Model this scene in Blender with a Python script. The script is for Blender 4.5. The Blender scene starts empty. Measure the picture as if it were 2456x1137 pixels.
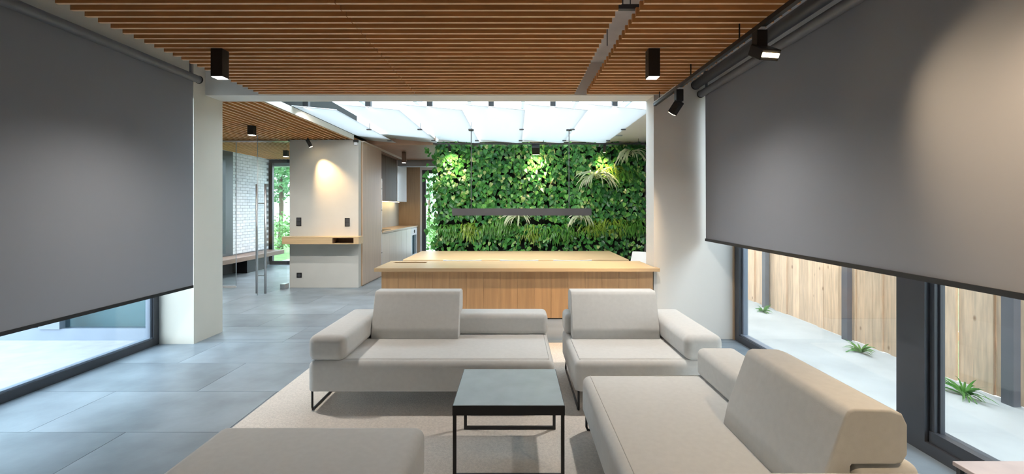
import bpy, bmesh, math, random
from mathutils import Vector, Matrix, Euler, noise
R = random.Random(7)
C = bpy.context.scene.collection
SC = bpy.context.scene

# ------------------------------------------------------------------ camera, sky, exposure
F = 1140.0
cam_d = bpy.data.cameras.new('camera'); cam = bpy.data.objects.new('camera', cam_d); C.objects.link(cam)
cam_d.sensor_fit = 'HORIZONTAL'; cam_d.sensor_width = 36.0
cam_d.lens = 36.0 * F / 2456.0
cam_d.shift_x = (1228 - 1235) / 2456.0
cam_d.shift_y = (500 - 568.5) / 2456.0
cam_d.clip_start = 0.05; cam_d.clip_end = 200
cam.location = (0, 0, 1.6); cam.rotation_euler = (math.radians(90), 0, 0)
SC.camera = cam

world = bpy.data.worlds.new('overcast_sky'); SC.world = world; world.use_nodes = True
bg = world.node_tree.nodes['Background']
bg.inputs['Color'].default_value = (0.75, 0.875, 1.0, 1)
bg.inputs['Strength'].default_value = 5.4
SC.view_settings.view_transform = 'Standard'
SC.view_settings.look = 'None'
SC.view_settings.exposure = 0.76
SC.view_settings.gamma = 1.0
SC.view_settings.use_curve_mapping = False
SC.cycles.sample_clamp_indirect = 6.0
SC.cycles.max_bounces = 7
SC.cycles.diffuse_bounces = 4
SC.cycles.glossy_bounces = 3
SC.cycles.transmission_bounces = 4
SC.cycles.transparent_max_bounces = 16
SC.cycles.use_light_tree = False
SC.cycles.caustics_reflective = False
SC.cycles.caustics_refractive = False

E_BOX, E_TRACK, E_GREEN, E_WASH = 105.0, 75.0, 60.0, 110.0
WARM = (1.0, 0.74, 0.47); SOFTWARM = (1.0, 0.93, 0.85)

# ------------------------------------------------------------------ materials
def new_mat(name):
    m = bpy.data.materials.new(name); m.use_nodes = True
    nt = m.node_tree; nt.nodes.clear()
    out = nt.nodes.new('ShaderNodeOutputMaterial')
    return m, nt, out
def plain(name, col, rough=0.6, metal=0.0, var=0.08, scale=6.0, bump=0.0, bscale=60.0, spec=0.5, stretch=(1, 1, 1), objvar=0.0, sheen=0.0):
    m, nt, out = new_mat(name)
    p = nt.nodes.new('ShaderNodeBsdfPrincipled'); nt.links.new(p.outputs[0], out.inputs[0])
    p.inputs['Roughness'].default_value = rough; p.inputs['Metallic'].default_value = metal
    p.inputs['Specular IOR Level'].default_value = spec
    if sheen: p.inputs['Sheen Weight'].default_value = sheen
    tc = nt.nodes.new('ShaderNodeTexCoord'); mp = nt.nodes.new('ShaderNodeMapping'); mp.inputs['Scale'].default_value = stretch
    nt.links.new(tc.outputs['Object'], mp.inputs[0])
    n = nt.nodes.new('ShaderNodeTexNoise'); n.inputs['Scale'].default_value = scale; n.inputs['Detail'].default_value = 5
    nt.links.new(mp.outputs[0], n.inputs['Vector'])
    r = nt.nodes.new('ShaderNodeValToRGB')
    r.color_ramp.elements[0].position = 0.3; r.color_ramp.elements[1].position = 0.7
    r.color_ramp.elements[0].color = tuple(c * (1 - var) for c in col) + (1,)
    r.color_ramp.elements[1].color = tuple(min(1, c * (1 + var)) for c in col) + (1,)
    nt.links.new(n.outputs[0], r.inputs[0])
    src = r.outputs[0]
    if objvar:
        oi = nt.nodes.new('ShaderNodeObjectInfo'); mr = nt.nodes.new('ShaderNodeMapRange')
        mr.inputs[3].default_value = 1 - objvar; mr.inputs[4].default_value = 1 + objvar
        nt.links.new(oi.outputs['Random'], mr.inputs[0])
        hs = nt.nodes.new('ShaderNodeHueSaturation'); nt.links.new(mr.outputs[0], hs.inputs['Value'])
        nt.links.new(src, hs.inputs['Color']); src = hs.outputs[0]
        va = nt.nodes.new('ShaderNodeVectorMath'); va.operation = 'ADD'
        cx = nt.nodes.new('ShaderNodeCombineXYZ'); ml = nt.nodes.new('ShaderNodeMath'); ml.operation = 'MULTIPLY'; ml.inputs[1].default_value = 37.0
        nt.links.new(oi.outputs['Random'], ml.inputs[0]); nt.links.new(ml.outputs[0], cx.inputs[0]); nt.links.new(ml.outputs[0], cx.inputs[1])
        nt.links.new(mp.outputs[0], va.inputs[0]); nt.links.new(cx.outputs[0], va.inputs[1]); nt.links.new(va.outputs[0], n.inputs['Vector'])
    nt.links.new(src, p.inputs['Base Color'])
    if bump:
        n2 = nt.nodes.new('ShaderNodeTexNoise'); n2.inputs['Scale'].default_value = bscale; n2.inputs['Detail'].default_value = 3
        nt.links.new(tc.outputs['Object'], n2.inputs['Vector'])
        b = nt.nodes.new('ShaderNodeBump'); b.inputs['Strength'].default_value = bump; b.inputs['Distance'].default_value = 0.01
        nt.links.new(n2.outputs[0], b.inputs['Height']); nt.links.new(b.outputs[0], p.inputs['Normal'])
    return m
def emit(name, col, strength):
    m, nt, out = new_mat(name)
    e = nt.nodes.new('ShaderNodeEmission'); e.inputs[0].default_value = col + (1,); e.inputs[1].default_value = strength
    nt.links.new(e.outputs[0], out.inputs[0]); return m
def glass_mat(name, tint=(0.95, 0.98, 0.98), refl=1.0):
    m, nt, out = new_mat(name)
    t = nt.nodes.new('ShaderNodeBsdfTransparent'); t.inputs[0].default_value = tint + (1,)
    g = nt.nodes.new('ShaderNodeBsdfGlossy'); g.inputs['Roughness'].default_value = 0.02
    fr = nt.nodes.new('ShaderNodeFresnel'); gm = nt.nodes.new('ShaderNodeNewGeometry'); ir = nt.nodes.new('ShaderNodeMapRange')
    ir.inputs[3].default_value = 1.45; ir.inputs[4].default_value = 1 / 1.45   # same index from both faces of a pane
    nt.links.new(gm.outputs['Backfacing'], ir.inputs[0]); nt.links.new(ir.outputs[0], fr.inputs[0])
    ml = nt.nodes.new('ShaderNodeMath'); ml.operation = 'MULTIPLY'; ml.inputs[1].default_value = refl
    mx = nt.nodes.new('ShaderNodeMixShader')
    nt.links.new(fr.outputs[0], ml.inputs[0]); nt.links.new(ml.outputs[0], mx.inputs[0])
    nt.links.new(t.outputs[0], mx.inputs[1]); nt.links.new(g.outputs[0], mx.inputs[2]); nt.links.new(mx.outputs[0], out.inputs[0])
    return m
def cloth_mat(name, col, translucent, clear=0.0):
    m, nt, out = new_mat(name)
    d = nt.nodes.new('ShaderNodeBsdfDiffuse'); d.inputs[0].default_value = col + (1,)
    t = nt.nodes.new('ShaderNodeBsdfTranslucent'); t.inputs[0].default_value = col + (1,)
    mx = nt.nodes.new('ShaderNodeMixShader'); mx.inputs[0].default_value = translucent
    n = nt.nodes.new('ShaderNodeTexNoise'); n.inputs['Scale'].default_value = 900; n.inputs['Detail'].default_value = 1
    tc = nt.nodes.new('ShaderNodeTexCoord'); nt.links.new(tc.outputs['Object'], n.inputs['Vector'])
    b = nt.nodes.new('ShaderNodeBump'); b.inputs['Strength'].default_value = 0.05; nt.links.new(n.outputs[0], b.inputs['Height'])
    nt.links.new(b.outputs[0], d.inputs['Normal'])
    nt.links.new(d.outputs[0], mx.inputs[1]); nt.links.new(t.outputs[0], mx.inputs[2])
    src = mx.outputs[0]
    if clear:
        tr = nt.nodes.new('ShaderNodeBsdfTransparent'); m2 = nt.nodes.new('ShaderNodeMixShader'); m2.inputs[0].default_value = clear
        nt.links.new(src, m2.inputs[1]); nt.links.new(tr.outputs[0], m2.inputs[2]); src = m2.outputs[0]
    nt.links.new(src, out.inputs[0]); return m
def leaf_mat(name, col, col2):
    m, nt, out = new_mat(name)
    p = nt.nodes.new('ShaderNodeBsdfPrincipled'); p.inputs['Roughness'].default_value = 0.30; p.inputs['Specular IOR Level'].default_value = 0.5
    tc = nt.nodes.new('ShaderNodeTexCoord'); n = nt.nodes.new('ShaderNodeTexNoise'); n.inputs['Scale'].default_value = 9; n.inputs['Detail'].default_value = 4
    nt.links.new(tc.outputs['Object'], n.inputs['Vector'])
    r = nt.nodes.new('ShaderNodeValToRGB'); r.color_ramp.elements[0].position = 0.38; r.color_ramp.elements[1].position = 0.66
    r.color_ramp.elements[0].color = col + (1,); r.color_ramp.elements[1].color = col2 + (1,)
    nt.links.new(n.outputs[0], r.inputs[0]); nt.links.new(r.outputs[0], p.inputs['Base Color'])
    t = nt.nodes.new('ShaderNodeBsdfTranslucent'); nt.links.new(r.outputs[0], t.inputs[0])
    mx = nt.nodes.new('ShaderNodeMixShader'); mx.inputs[0].default_value = 0.2
    nt.links.new(p.outputs[0], mx.inputs[1]); nt.links.new(t.outputs[0], mx.inputs[2]); nt.links.new(mx.outputs[0], out.inputs[0])
    return m

M = {}
M['slat'] = plain('slat_wood', (0.68, 0.315, 0.108), 0.5, var=0.13, scale=3.0, stretch=(1.2, 14, 14), objvar=0.10)
M['slat_y'] = plain('slat_wood_lengthwise', (0.68, 0.315, 0.108), 0.5, var=0.13, scale=3.0, stretch=(14, 1.2, 14), objvar=0.10)
M['slat_lip'] = plain('slat_lit_underside', (0.86, 0.56, 0.33), 0.5, var=0.06, scale=3.0, stretch=(1.2, 14, 14), objvar=0.06)  # paler slat wood: light from below put into the underside colour
M['slat_lit_y'] = plain('slat_lit_underside_lengthwise', (0.86, 0.56, 0.33), 0.5, var=0.06, scale=3.0, stretch=(14, 1.2, 14), objvar=0.06)
M['oak'] = plain('oak_veneer', (0.53, 0.325, 0.165), 0.42, var=0.12, scale=3.0, stretch=(9, 9, 0.5), objvar=0.05)
M['oak_top'] = plain('oak_top', (0.60, 0.43, 0.25), 0.35, var=0.08, scale=3.0, stretch=(0.6, 9, 9))
M['oak_pale'] = plain('pale_oak_front', (0.66, 0.58, 0.50), 0.4, var=0.07, scale=3.0, stretch=(9, 9, 0.5), objvar=0.03)
M['oak_grey'] = plain('greyed_oak_door', (0.52, 0.40, 0.31), 0.4, var=0.08, scale=3.0, stretch=(9, 9, 0.5))
M['oak_tan'] = plain('tan_wood_panel', (0.47, 0.33, 0.21), 0.4, var=0.1, scale=3.0, stretch=(9, 9, 0.5))
M['walnut'] = plain('dark_wood_front', (0.11, 0.062, 0.035), 0.6, var=0.15, scale=3.0, stretch=(9, 9, 0.5))
M['soffit_wood'] = plain('brown_ceiling_panel', (0.33, 0.20, 0.13), 0.5, var=0.08)
M['fabric'] = plain('beige_wool', (0.64, 0.64, 0.625), 0.95, var=0.03, scale=30, bump=0.12, bscale=420, spec=0.15, sheen=0.15)
M['seam'] = plain('beige_seam', (0.58, 0.57, 0.55), 0.95, spec=0.1)
M['rug'] = plain('cream_rug', (0.74, 0.69, 0.635), 1.0, var=0.10, scale=60, bump=0.6, bscale=150, spec=0.05)
M['tile'] = plain('slate_tile', (0.205, 0.25, 0.29), 0.36, var=0.24, scale=2.2, bump=0.12, bscale=14, spec=0.55, objvar=0.14)
M['grout'] = plain('grout', (0.33, 0.34, 0.34), 0.8)
M['plaster'] = plain('white_plaster', (0.74, 0.72, 0.68), 0.85, var=0.025, scale=1.6, bump=0.04, bscale=8, spec=0.2)
M['cream'] = plain('cream_plaster', (0.68, 0.655, 0.58), 0.85, var=0.03, scale=1.5, bump=0.05, bscale=8, spec=0.2)
M['grey_plaster'] = plain('grey_plaster', (0.56, 0.56, 0.53), 0.85, var=0.05, scale=1.8, bump=0.05, bscale=8, spec=0.2)
M['concrete'] = plain('raw_concrete', (0.60, 0.58, 0.57), 0.9, var=0.12, scale=2.5, bump=0.15, bscale=12)
M['blind'] = cloth_mat('blind_fabric', (0.275, 0.285, 0.315), 0.05)
M['tube'] = plain('blind_tube', (0.16, 0.16, 0.175), 0.45)
M['black'] = plain('black_metal', (0.010, 0.010, 0.011), 0.45, var=0.02)
M['frame'] = plain('anthracite_frame', (0.055, 0.058, 0.068), 0.45, var=0.04)
M['frame_blue'] = plain('blue_grey_frame', (0.20, 0.24, 0.30), 0.4, var=0.04)
M['rubber'] = plain('dark_gasket', (0.02, 0.02, 0.025), 0.5)
M['steel'] = plain('brushed_steel', (0.62, 0.63, 0.65), 0.28, metal=1.0, var=0.03)
M['plinth'] = plain('brushed_plinth', (0.52, 0.58, 0.65), 0.38, metal=0.6, var=0.05, scale=2, stretch=(0.5, 6, 12))
M['slate_top'] = plain('slate_table_top', (0.36, 0.43, 0.465), 0.32, var=0.10, scale=6, bump=0.05, bscale=30)
M['glass'] = glass_mat('clear_glass', (0.96, 0.985, 0.98))
M['glass_tint'] = glass_mat('tinted_glass', (0.55, 0.68, 0.72), 1.6)
M['sail'] = cloth_mat('white_sail_cloth', (0.63, 0.66, 0.675), 0.25)
M['rafter'] = plain('rafter_grey', (0.34, 0.38, 0.42), 0.5)
M['white'] = plain('white_lacquer', (0.80, 0.80, 0.82), 0.25, var=0.01)
M['chair_white'] = plain('white_chair_fabric', (0.78, 0.77, 0.76), 0.7, var=0.02)
M['lamp'] = emit('lamp_face', (1.0, 0.93, 0.84), 9.0)
M['lamp_warm'] = emit('warm_led', (1.0, 0.74, 0.42), 26.0)
for n_ in ('lamp', 'lamp_warm'): M[n_].cycles.emission_sampling = 'NONE'   # tiny faces; their beams are spot lamps
M['lamp_led'] = emit('led_strip', (1.0, 0.74, 0.36), 14.0)
M['brick'] = plain('white_brick', (0.84, 0.87, 0.93), 0.8, var=0.06, scale=9, bump=0.3, bscale=25, objvar=0.06)
M['mortar'] = plain('grey_mortar', (0.36, 0.37, 0.40), 0.9)
M['bench'] = plain('brown_bench', (0.24, 0.15, 0.11), 0.4, var=0.1)
def fence_mat():
    m = plain('larch_plank', (0.80, 0.57, 0.39), 0.75, var=0.16, scale=4, stretch=(7, 7, 0.8), objvar=0.15)
    nt = m.node_tree; p = [n for n in nt.nodes if n.type == 'BSDF_PRINCIPLED'][0]
    tc = nt.nodes.new('ShaderNodeTexCoord'); oi = nt.nodes.new('ShaderNodeObjectInfo')
    ml = nt.nodes.new('ShaderNodeMath'); ml.operation = 'MULTIPLY'; ml.inputs[1].default_value = 41.0; nt.links.new(oi.outputs['Random'], ml.inputs[0])
    cx = nt.nodes.new('ShaderNodeCombineXYZ'); nt.links.new(ml.outputs[0], cx.inputs[2])
    va = nt.nodes.new('ShaderNodeVectorMath'); va.operation = 'ADD'; nt.links.new(tc.outputs['Object'], va.inputs[0]); nt.links.new(cx.outputs[0], va.inputs[1])
    mp = nt.nodes.new('ShaderNodeMapping'); mp.inputs['Scale'].default_value = (0.3, 5.5, 3.6); nt.links.new(va.outputs[0], mp.inputs[0])
    v = nt.nodes.new('ShaderNodeTexVoronoi'); v.inputs['Scale'].default_value = 1.0; nt.links.new(mp.outputs[0], v.inputs['Vector'])
    r = nt.nodes.new('ShaderNodeValToRGB'); r.color_ramp.elements[0].position = 0.045; r.color_ramp.elements[1].position = 0.13
    r.color_ramp.elements[0].color = (0.32, 0.19, 0.11, 1); r.color_ramp.elements[1].color = (1, 1, 1, 1); nt.links.new(v.outputs['Distance'], r.inputs[0])
    mx = nt.nodes.new('ShaderNodeMix'); mx.data_type = 'RGBA'; mx.blend_type = 'MULTIPLY'; mx.inputs[0].default_value = 0.8
    src = p.inputs['Base Color'].links[0].from_socket
    nt.links.new(src, mx.inputs[6]); nt.links.new(r.outputs[0], mx.inputs[7]); nt.links.new(mx.outputs[2], p.inputs['Base Color'])
    return m
M['fence'] = fence_mat()
M['terrace'] = plain('pale_concrete', (0.42, 0.415, 0.40), 0.85, var=0.14, scale=1.5, bump=0.1, bscale=10)
M['post'] = plain('fence_post', (0.13, 0.13, 0.15), 0.5)
M['lawn'] = plain('lawn', (0.10, 0.20, 0.05), 0.95, var=0.3, scale=3, bump=0.5, bscale=60)
M['gravel'] = plain('rubble', (0.42, 0.38, 0.33), 0.95, var=0.3, scale=14, bump=0.8, bscale=12)
M['bark'] = plain('bark', (0.12, 0.08, 0.05), 0.9, var=0.2)
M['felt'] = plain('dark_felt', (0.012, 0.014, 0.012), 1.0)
LEAF = [leaf_mat('leaf_green', (0.042, 0.20, 0.035), (0.085, 0.31, 0.06)),
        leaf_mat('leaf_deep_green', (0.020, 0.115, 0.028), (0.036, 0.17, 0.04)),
        leaf_mat('leaf_fresh_green', (0.11, 0.34, 0.05), (0.19, 0.45, 0.09)),
        leaf_mat('leaf_variegated', (0.15, 0.35, 0.07), (0.55, 0.60, 0.25))]
M['spider'] = leaf_mat('spider_leaf', (0.62, 0.64, 0.46), (0.34, 0.46, 0.22))
M['fern'] = leaf_mat('fern_leaf', (0.055, 0.20, 0.03), (0.13, 0.33, 0.05))
M['fern_y'] = leaf_mat('fern_leaf_yellow', (0.16, 0.30, 0.03), (0.30, 0.42, 0.06))
M['tree'] = leaf_mat('tree_leaf', (0.05, 0.17, 0.05), (0.14, 0.30, 0.12))
M['hedge'] = leaf_mat('hedge_leaf', (0.10, 0.26, 0.06), (0.22, 0.42, 0.12))

# ------------------------------------------------------------------ mesh helpers
WL = {}
def wloc(o): return WL.get(o.name, Vector((0, 0, 0))) if o else Vector((0, 0, 0))
class B:
    def __init__(s): s.bm = bmesh.new()
    def box(s, lo, hi, bev=0.0, seg=2):
        r = bmesh.ops.create_cube(s.bm, size=1.0); vs = r['verts']
        c = [(a + b) / 2 for a, b in zip(lo, hi)]; d = [b - a for a, b in zip(lo, hi)]
        for v in vs: v.co = Vector((c[0] + v.co.x * d[0], c[1] + v.co.y * d[1], c[2] + v.co.z * d[2]))
        if bev:
            es = list({e for v in vs for e in v.link_edges})
            bmesh.ops.bevel(s.bm, geom=es, offset=bev, segments=seg, profile=0.5, affect='EDGES')
        return s
    def prism(s, pts, axis, a, b):
        def mk(p, t):
            return {'x': (t, p[0], p[1]), 'y': (p[0], t, p[1]), 'z': (p[0], p[1], t)}[axis]
        v0 = [s.bm.verts.new(mk(p, a)) for p in pts]; v1 = [s.bm.verts.new(mk(p, b)) for p in pts]
        n = len(pts)
        fs = [s.bm.faces.new(v0), s.bm.faces.new(list(reversed(v1)))]
        for i in range(n): fs.append(s.bm.faces.new([v0[i], v1[i], v1[(i + 1) % n], v0[(i + 1) % n]]))
        bmesh.ops.recalc_face_normals(s.bm, faces=fs); return s
    def tube(s, pts, r, n=10, closed=False):
        pts = [Vector(p) for p in pts]; rings = []
        m = len(pts)
        for i, p in enumerate(pts):
            if closed: t = (pts[(i + 1) % m] - pts[i - 1]).normalized()
            else: t = (pts[min(i + 1, m - 1)] - pts[max(i - 1, 0)]).normalized()
            u = t.cross(Vector((0, 0, 1)))
            if u.length < 1e-3: u = t.cross(Vector((0, 1, 0)))
            u.normalize(); w = t.cross(u)
            rr = r[i] if isinstance(r, (list, tuple)) else r
            rings.append([s.bm.verts.new(p + (u * math.cos(k * 2 * math.pi / n) + w * math.sin(k * 2 * math.pi / n)) * rr) for k in range(n)])
        fs = []
        for i in range(m if closed else m - 1):
            a, b = rings[i], rings[(i + 1) % m]
            for k in range(n): fs.append(s.bm.faces.new([a[k], a[(k + 1) % n], b[(k + 1) % n], b[k]]))
        if not closed: fs += [s.bm.faces.new(list(reversed(rings[0]))), s.bm.faces.new(rings[-1])]
        bmesh.ops.recalc_face_normals(s.bm, faces=fs); return s
    def quadstrip(s, rows, mi=0):
        vs = [[s.bm.verts.new(p) for p in row] for row in rows]
        for a, b in zip(vs, vs[1:]):
            for k in range(len(a) - 1):
                f = s.bm.faces.new([a[k], a[k + 1], b[k + 1], b[k]]); f.material_index = mi; f.smooth = True
        return s
    def mesh(s, name):
        me = bpy.data.meshes.new(name); s.bm.to_mesh(me); s.bm.free(); return me
    def build(s, name, mats, parent=None, smooth=False, local=False, wn=False):
        """verts in world space (or in the parent's space when local)"""
        me = s.mesh(name)
        co = [v.co for v in me.vertices]
        lo = Vector((min(c.x for c in co), min(c.y for c in co), min(c.z for c in co)))
        hi = Vector((max(c.x for c in co), max(c.y for c in co), max(c.z for c in co)))
        org = Vector(((lo.x + hi.x) / 2, (lo.y + hi.y) / 2, lo.z))
        me.transform(Matrix.Translation(-org))
        for mt in (mats if isinstance(mats, (list, tuple)) else [mats]): me.materials.append(mt)
        o = bpy.data.objects.new(name, me); C.objects.link(o)
        if parent:
            o.parent = parent; o.location = org if local else org - wloc(parent)
        else: o.location = org
        WL[o.name] = org if not local else org
        if smooth:
            for p in me.polygons: p.use_smooth = True
        if wn:
            md = o.modifiers.new('weighted_normal', 'WEIGHTED_NORMAL'); md.keep_sharp = False
        return o
def tag(o, label=None, cat=None, group=None, kind=None):
    if label: o['label'] = label
    if cat: o['category'] = cat
    if group: o['group'] = group
    if kind: o['kind'] = kind
    return o
def thing(name, label, cat, loc=(0, 0, 0), rz=0.0, group=None):
    o = bpy.data.objects.new(name, None); C.objects.link(o); o.empty_display_size = 0.1
    o.location = loc; o.rotation_euler = (0, 0, rz); WL[o.name] = Vector(loc)
    return tag(o, label, cat, group)
def struct(name, b, m, label, parent=None, cat=None):
    o = b.build(name, m, parent)
    if parent is None: tag(o, label, cat or name.split('_')[0], kind='structure')
    return o
def box(lo, hi, bev=0.0, seg=2): return B().box(lo, hi, bev, seg)
def inst(me, name, loc, parent=None, rot=None, scale=None):
    o = bpy.data.objects.new(name, me); C.objects.link(o)
    o.location = Vector(loc) - (wloc(parent) if parent else Vector((0, 0, 0)))
    if parent: o.parent = parent
    if rot is not None: o.rotation_euler = rot
    if scale is not None: o.scale = scale
    return o
def boxmesh(name, d, m, bev=0.0):
    me = box((-d[0] / 2, -d[1] / 2, 0), (d[0] / 2, d[1] / 2, d[2]), bev, 1).mesh(name); me.materials.append(m); return me
def spot(name, loc, target, energy, col, angle, blend, parent=None, radius=0.03):
    d = bpy.data.lights.new(name, 'SPOT'); d.energy = energy; d.color = col; d.spot_size = math.radians(angle); d.spot_blend = blend; d.shadow_soft_size = radius
    o = bpy.data.objects.new(name, d); C.objects.link(o)
    o.location = Vector(loc) - (wloc(parent) if parent else Vector((0, 0, 0)))
    o.rotation_euler = (Vector(target) - Vector(loc)).to_track_quat('-Z', 'Y').to_euler()
    if parent: o.parent = parent
    return o
def PX(px, y): return (px - 1235) / F * y
def PZ(py, y): return 1.6 - (py - 500) / F * y

# ------------------------------------------------------------------ floor
floor = tag(B().box((-7.2, -1.6, -0.10), (2.92, 15.3, -0.012)).build('floor', M['grout']), 'large dark slate floor tiles laid in running bond', 'floor', kind='structure')
REG = [(-4.30, 2.78, -1.6, 5.82), (-3.8, 1.70, 5.82, 6.16), (-7.0, 2.92, 6.16, 9.6), (-7.0, 2.92, 9.6, 10.7), (-7.0, -1.75, 10.7, 13.6), (-3.8, -1.75, 13.6, 15.3)]
TW, TL, G = 0.76, 1.412, 0.004
tile_cache = {}
row0 = 3.397
for x0, x1, y0, y1 in REG:
    for n in range(-8, 17):
        ya, yb = row0 + n * TW, row0 + (n + 1) * TW
        a, b = max(ya, y0), min(yb, y1)
        if b - a < 0.03: continue
        off = -3.488 if n % 2 == 0 else -2.782
        for k in range(-6, 8):
            xa, xb = off + k * TL, off + (k + 1) * TL
            c, d = max(xa, x0), min(xb, x1)
            if d - c < 0.03: continue
            key = (round(d - c, 3), round(b - a, 3))
            if key not in tile_cache:
                tile_cache[key] = boxmesh('tile', (d - c - G, b - a - G, 0.012), M['tile'])
            inst(tile_cache[key], 'tile', ((c + d) / 2, (a + b) / 2, -0.012), floor)

# ------------------------------------------------------------------ room shell
Z_S, Z_C, Z_P, Y_P, Y_B = 2.98, 3.39, 2.985, 5.82, 6.16
ceiling = struct('ceiling', box((-4.35, -1.6, Z_C), (2.95, Y_P, 3.6)), M['concrete'], 'raw concrete ceiling above the wooden slats of the lounge')
struct('wall_back', box((-4.35, -1.75, 0), (2.95, -1.6, 3.39)), M['grey_plaster'], 'grey plaster wall behind the seating area')
struct('wall_left', B().box((-4.2, -1.6, 2.90), (-3.80, 5.61, Z_C)), M['cream'], 'cream plaster lintel over the blind beside the terrace window')
struct('wall_left_pier', B().box((-4.22, 5.61, 0), (-3.79, Y_B, Z_C)), M['cream'], 'cream plaster pier between terrace window and hallway opening', cat='pillar')
struct('wall_front', B().box((-3.79, Y_P, Z_P), (1.70, Y_B, 3.6)), M['plaster'], 'white plaster beam spanning the wide opening to the dining area', cat='beam')
struct('wall_right', B().box((1.70, Y_P, 0), (2.78, Y_B, 3.6)), M['plaster'], 'white plaster wall beside the island and garden window')
struct('wall_right_lintel', B().box((2.50, -1.6, 2.90), (2.95, Y_P, Z_C)), M['plaster'], 'white plaster lintel over the garden window', cat='wall')
trim = struct('trim_1', box((2.665, Y_P - 0.03, 0), (2.68, Y_P, 2.9)), M['oak_tan'], 'thin wooden strip along the window edge of the white wall')

# slats of the lounge ceiling, each a part
def slat_mesh(L, m, along='x'):
    d = (L, 0.025, 0.065) if along == 'x' else (0.025, L, 0.065)
    me = boxmesh('slat', d, m); me.materials.append(M['slat_lip' if along == 'x' else 'slat_lit_y'])
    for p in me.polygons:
        if p.normal.z < -0.9: p.material_index = 1  # bottom face takes the paler tone that paints in light from below
    return me
fields = [(-3.09, -1.213), (-1.207, 0.72), (0.87, 1.92)]
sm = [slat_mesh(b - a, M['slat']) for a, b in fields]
y = 5.735
rows = 0
while y > 0.9 and rows < 46:
    for (a, b), me in zip(fields, sm):
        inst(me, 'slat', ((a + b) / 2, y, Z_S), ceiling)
    y -= 0.110; rows += 1
# carriers hidden above the slats plus the visible profile and cables in the open strip
for i, yy in enumerate((1.6, 3.46)):
    c = B().box((-3.0, yy - 0.02, Z_S + 0.066), (1.85, yy + 0.02, Z_S + 0.10)).build('carrier_profile', M['frame'], ceiling)
cb = B()
cb.tube([(0.83, 0.8, Z_C - 0.012), (0.82, 3.4, Z_C - 0.012), (0.78, 4.4, Z_C - 0.012), (0.74, 5.2, Z_C - 0.012), (0.73, 5.80, Z_C - 0.012)], 0.014, 8)
tag(cb.build('ceiling_conduit', M['tube'], None, smooth=True), 'grey cable conduit on the concrete in the open ceiling strip', 'conduit')
for i, (x, yy) in enumerate(((0.785, 3.46), (0.84, 3.46), (0.80, 4.12))):
    B().tube([(x, yy, Z_S + 0.10 if i < 2 else Z_S + 0.03), (x, yy, Z_C)], 0.004, 6).build('hanger_wire', M['frame'], ceiling)

# ------------------------------------------------------------------ box downlights
def box_light(x, y, ztop, h, label, w=0.10, group='black box downlights', energy=E_BOX, col=SOFTWARM, ang=150, target=None, mat='black'):
    t = thing('box_downlight', label, 'ceiling light', (x, y, ztop - h), 0, group)
    b = B().box((x - w / 2, y - w / 2, ztop - h + 0.004), (x + w / 2, y + w / 2, ztop), 0.002, 1).build('housing', M[mat], t)
    B().box((x - w / 2 + 0.006, y - w / 2 + 0.006, ztop - h), (x + w / 2 - 0.006, y + w / 2 - 0.006, ztop - h + 0.004)).build('diffuser', M['lamp'], t)
    if energy: spot('downlight_beam', (x, y, ztop - h - 0.01), target or (x, y, 0), energy, col, ang, 1.0, t, 0.04)
    return t
box_light(-2.57, 4.14, Z_S, 0.245, 'black square box downlight under the slats by the dark blind and cream pier')
box_light(1.20, 4.14, Z_S, 0.245, 'black square box downlight under the slats between open strip and light track')
box_light(-2.57, 1.5, Z_S, 0.245, 'unseen black box downlight added above the armless ottoman', energy=6)  # this near row is out of view, added for extra light
box_light(1.20, 1.5, Z_S, 0.245, 'unseen black box downlight added above the sofa beside the garden window', energy=6)
box_light(-0.68, 1.5, Z_S, 0.245, 'unseen black box downlight added above the rug in front of the coffee table', energy=6)

# ------------------------------------------------------------------ blinds
def blind(name, x, ya, yb, ztop, zba, zbb, label, side, hb):
    t = thing(name, label, 'blind', (x, (ya + yb) / 2, min(zba, zbb)))
    b = B()
    n = 24; rowsA = []; rowsB = []
    for th in (0.0015, -0.0015):
        rr = []
        for i in range(n + 1):
            f = i / n; yy = ya + (yb - ya) * f; zb = zba + (zbb - zba) * f
            rr.append([(x + th + 0.004 * math.sin(yy * 2.3 + zz * 1.1), yy, zz) for zz in [zb + (ztop - zb) * k / 8 for k in range(9)]])
        b.quadstrip(rr)
    b.build('fabric', M['blind'], t, smooth=True)
    B().tube([(x + side * 0.042, ya - 0.02, ztop), (x + side * 0.042, yb + 0.035, ztop)], 0.042, 20).build('roller_tube', M['tube'], t, smooth=True)
    B().tube([(x + side * 0.042, yb + 0.036, ztop), (x + side * 0.042, yb + 0.05, ztop)], 0.046, 20).build('end_cap', M['black'], t)
    bb = B()
    bb.prism([(x - 0.009, 0), (x + 0.009, 0), (x + 0.009, 0.03), (x - 0.009, 0.03)], 'y', ya, yb)
    for v in bb.bm.verts: v.co.z += (zba if v.co.y < (ya + yb) / 2 else zbb) - 0.03
    bb.build('bottom_bar', M['black'], t)
    for yy in (yb - 0.05, ya + 0.05):
        B().box((x + side * 0.012 - 0.01, yy - 0.015, ztop + 0.03), (x + side * 0.012 + 0.01, yy + 0.015, ztop + hb)).build('bracket', M['tube'], t)
    return t
blind('roller_blind', -3.70, 0.6, 5.46, 3.09, 0.700, 0.719, 'dark grey roller blind over the terrace window, beside the cream pier', 1, 0.29)
blind('roller_blind', 2.31, 0.6, 5.755, 2.995, 1.205, 1.236, 'dark grey roller blind with warm light patch, over the garden window', -1, 0.38)
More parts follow.
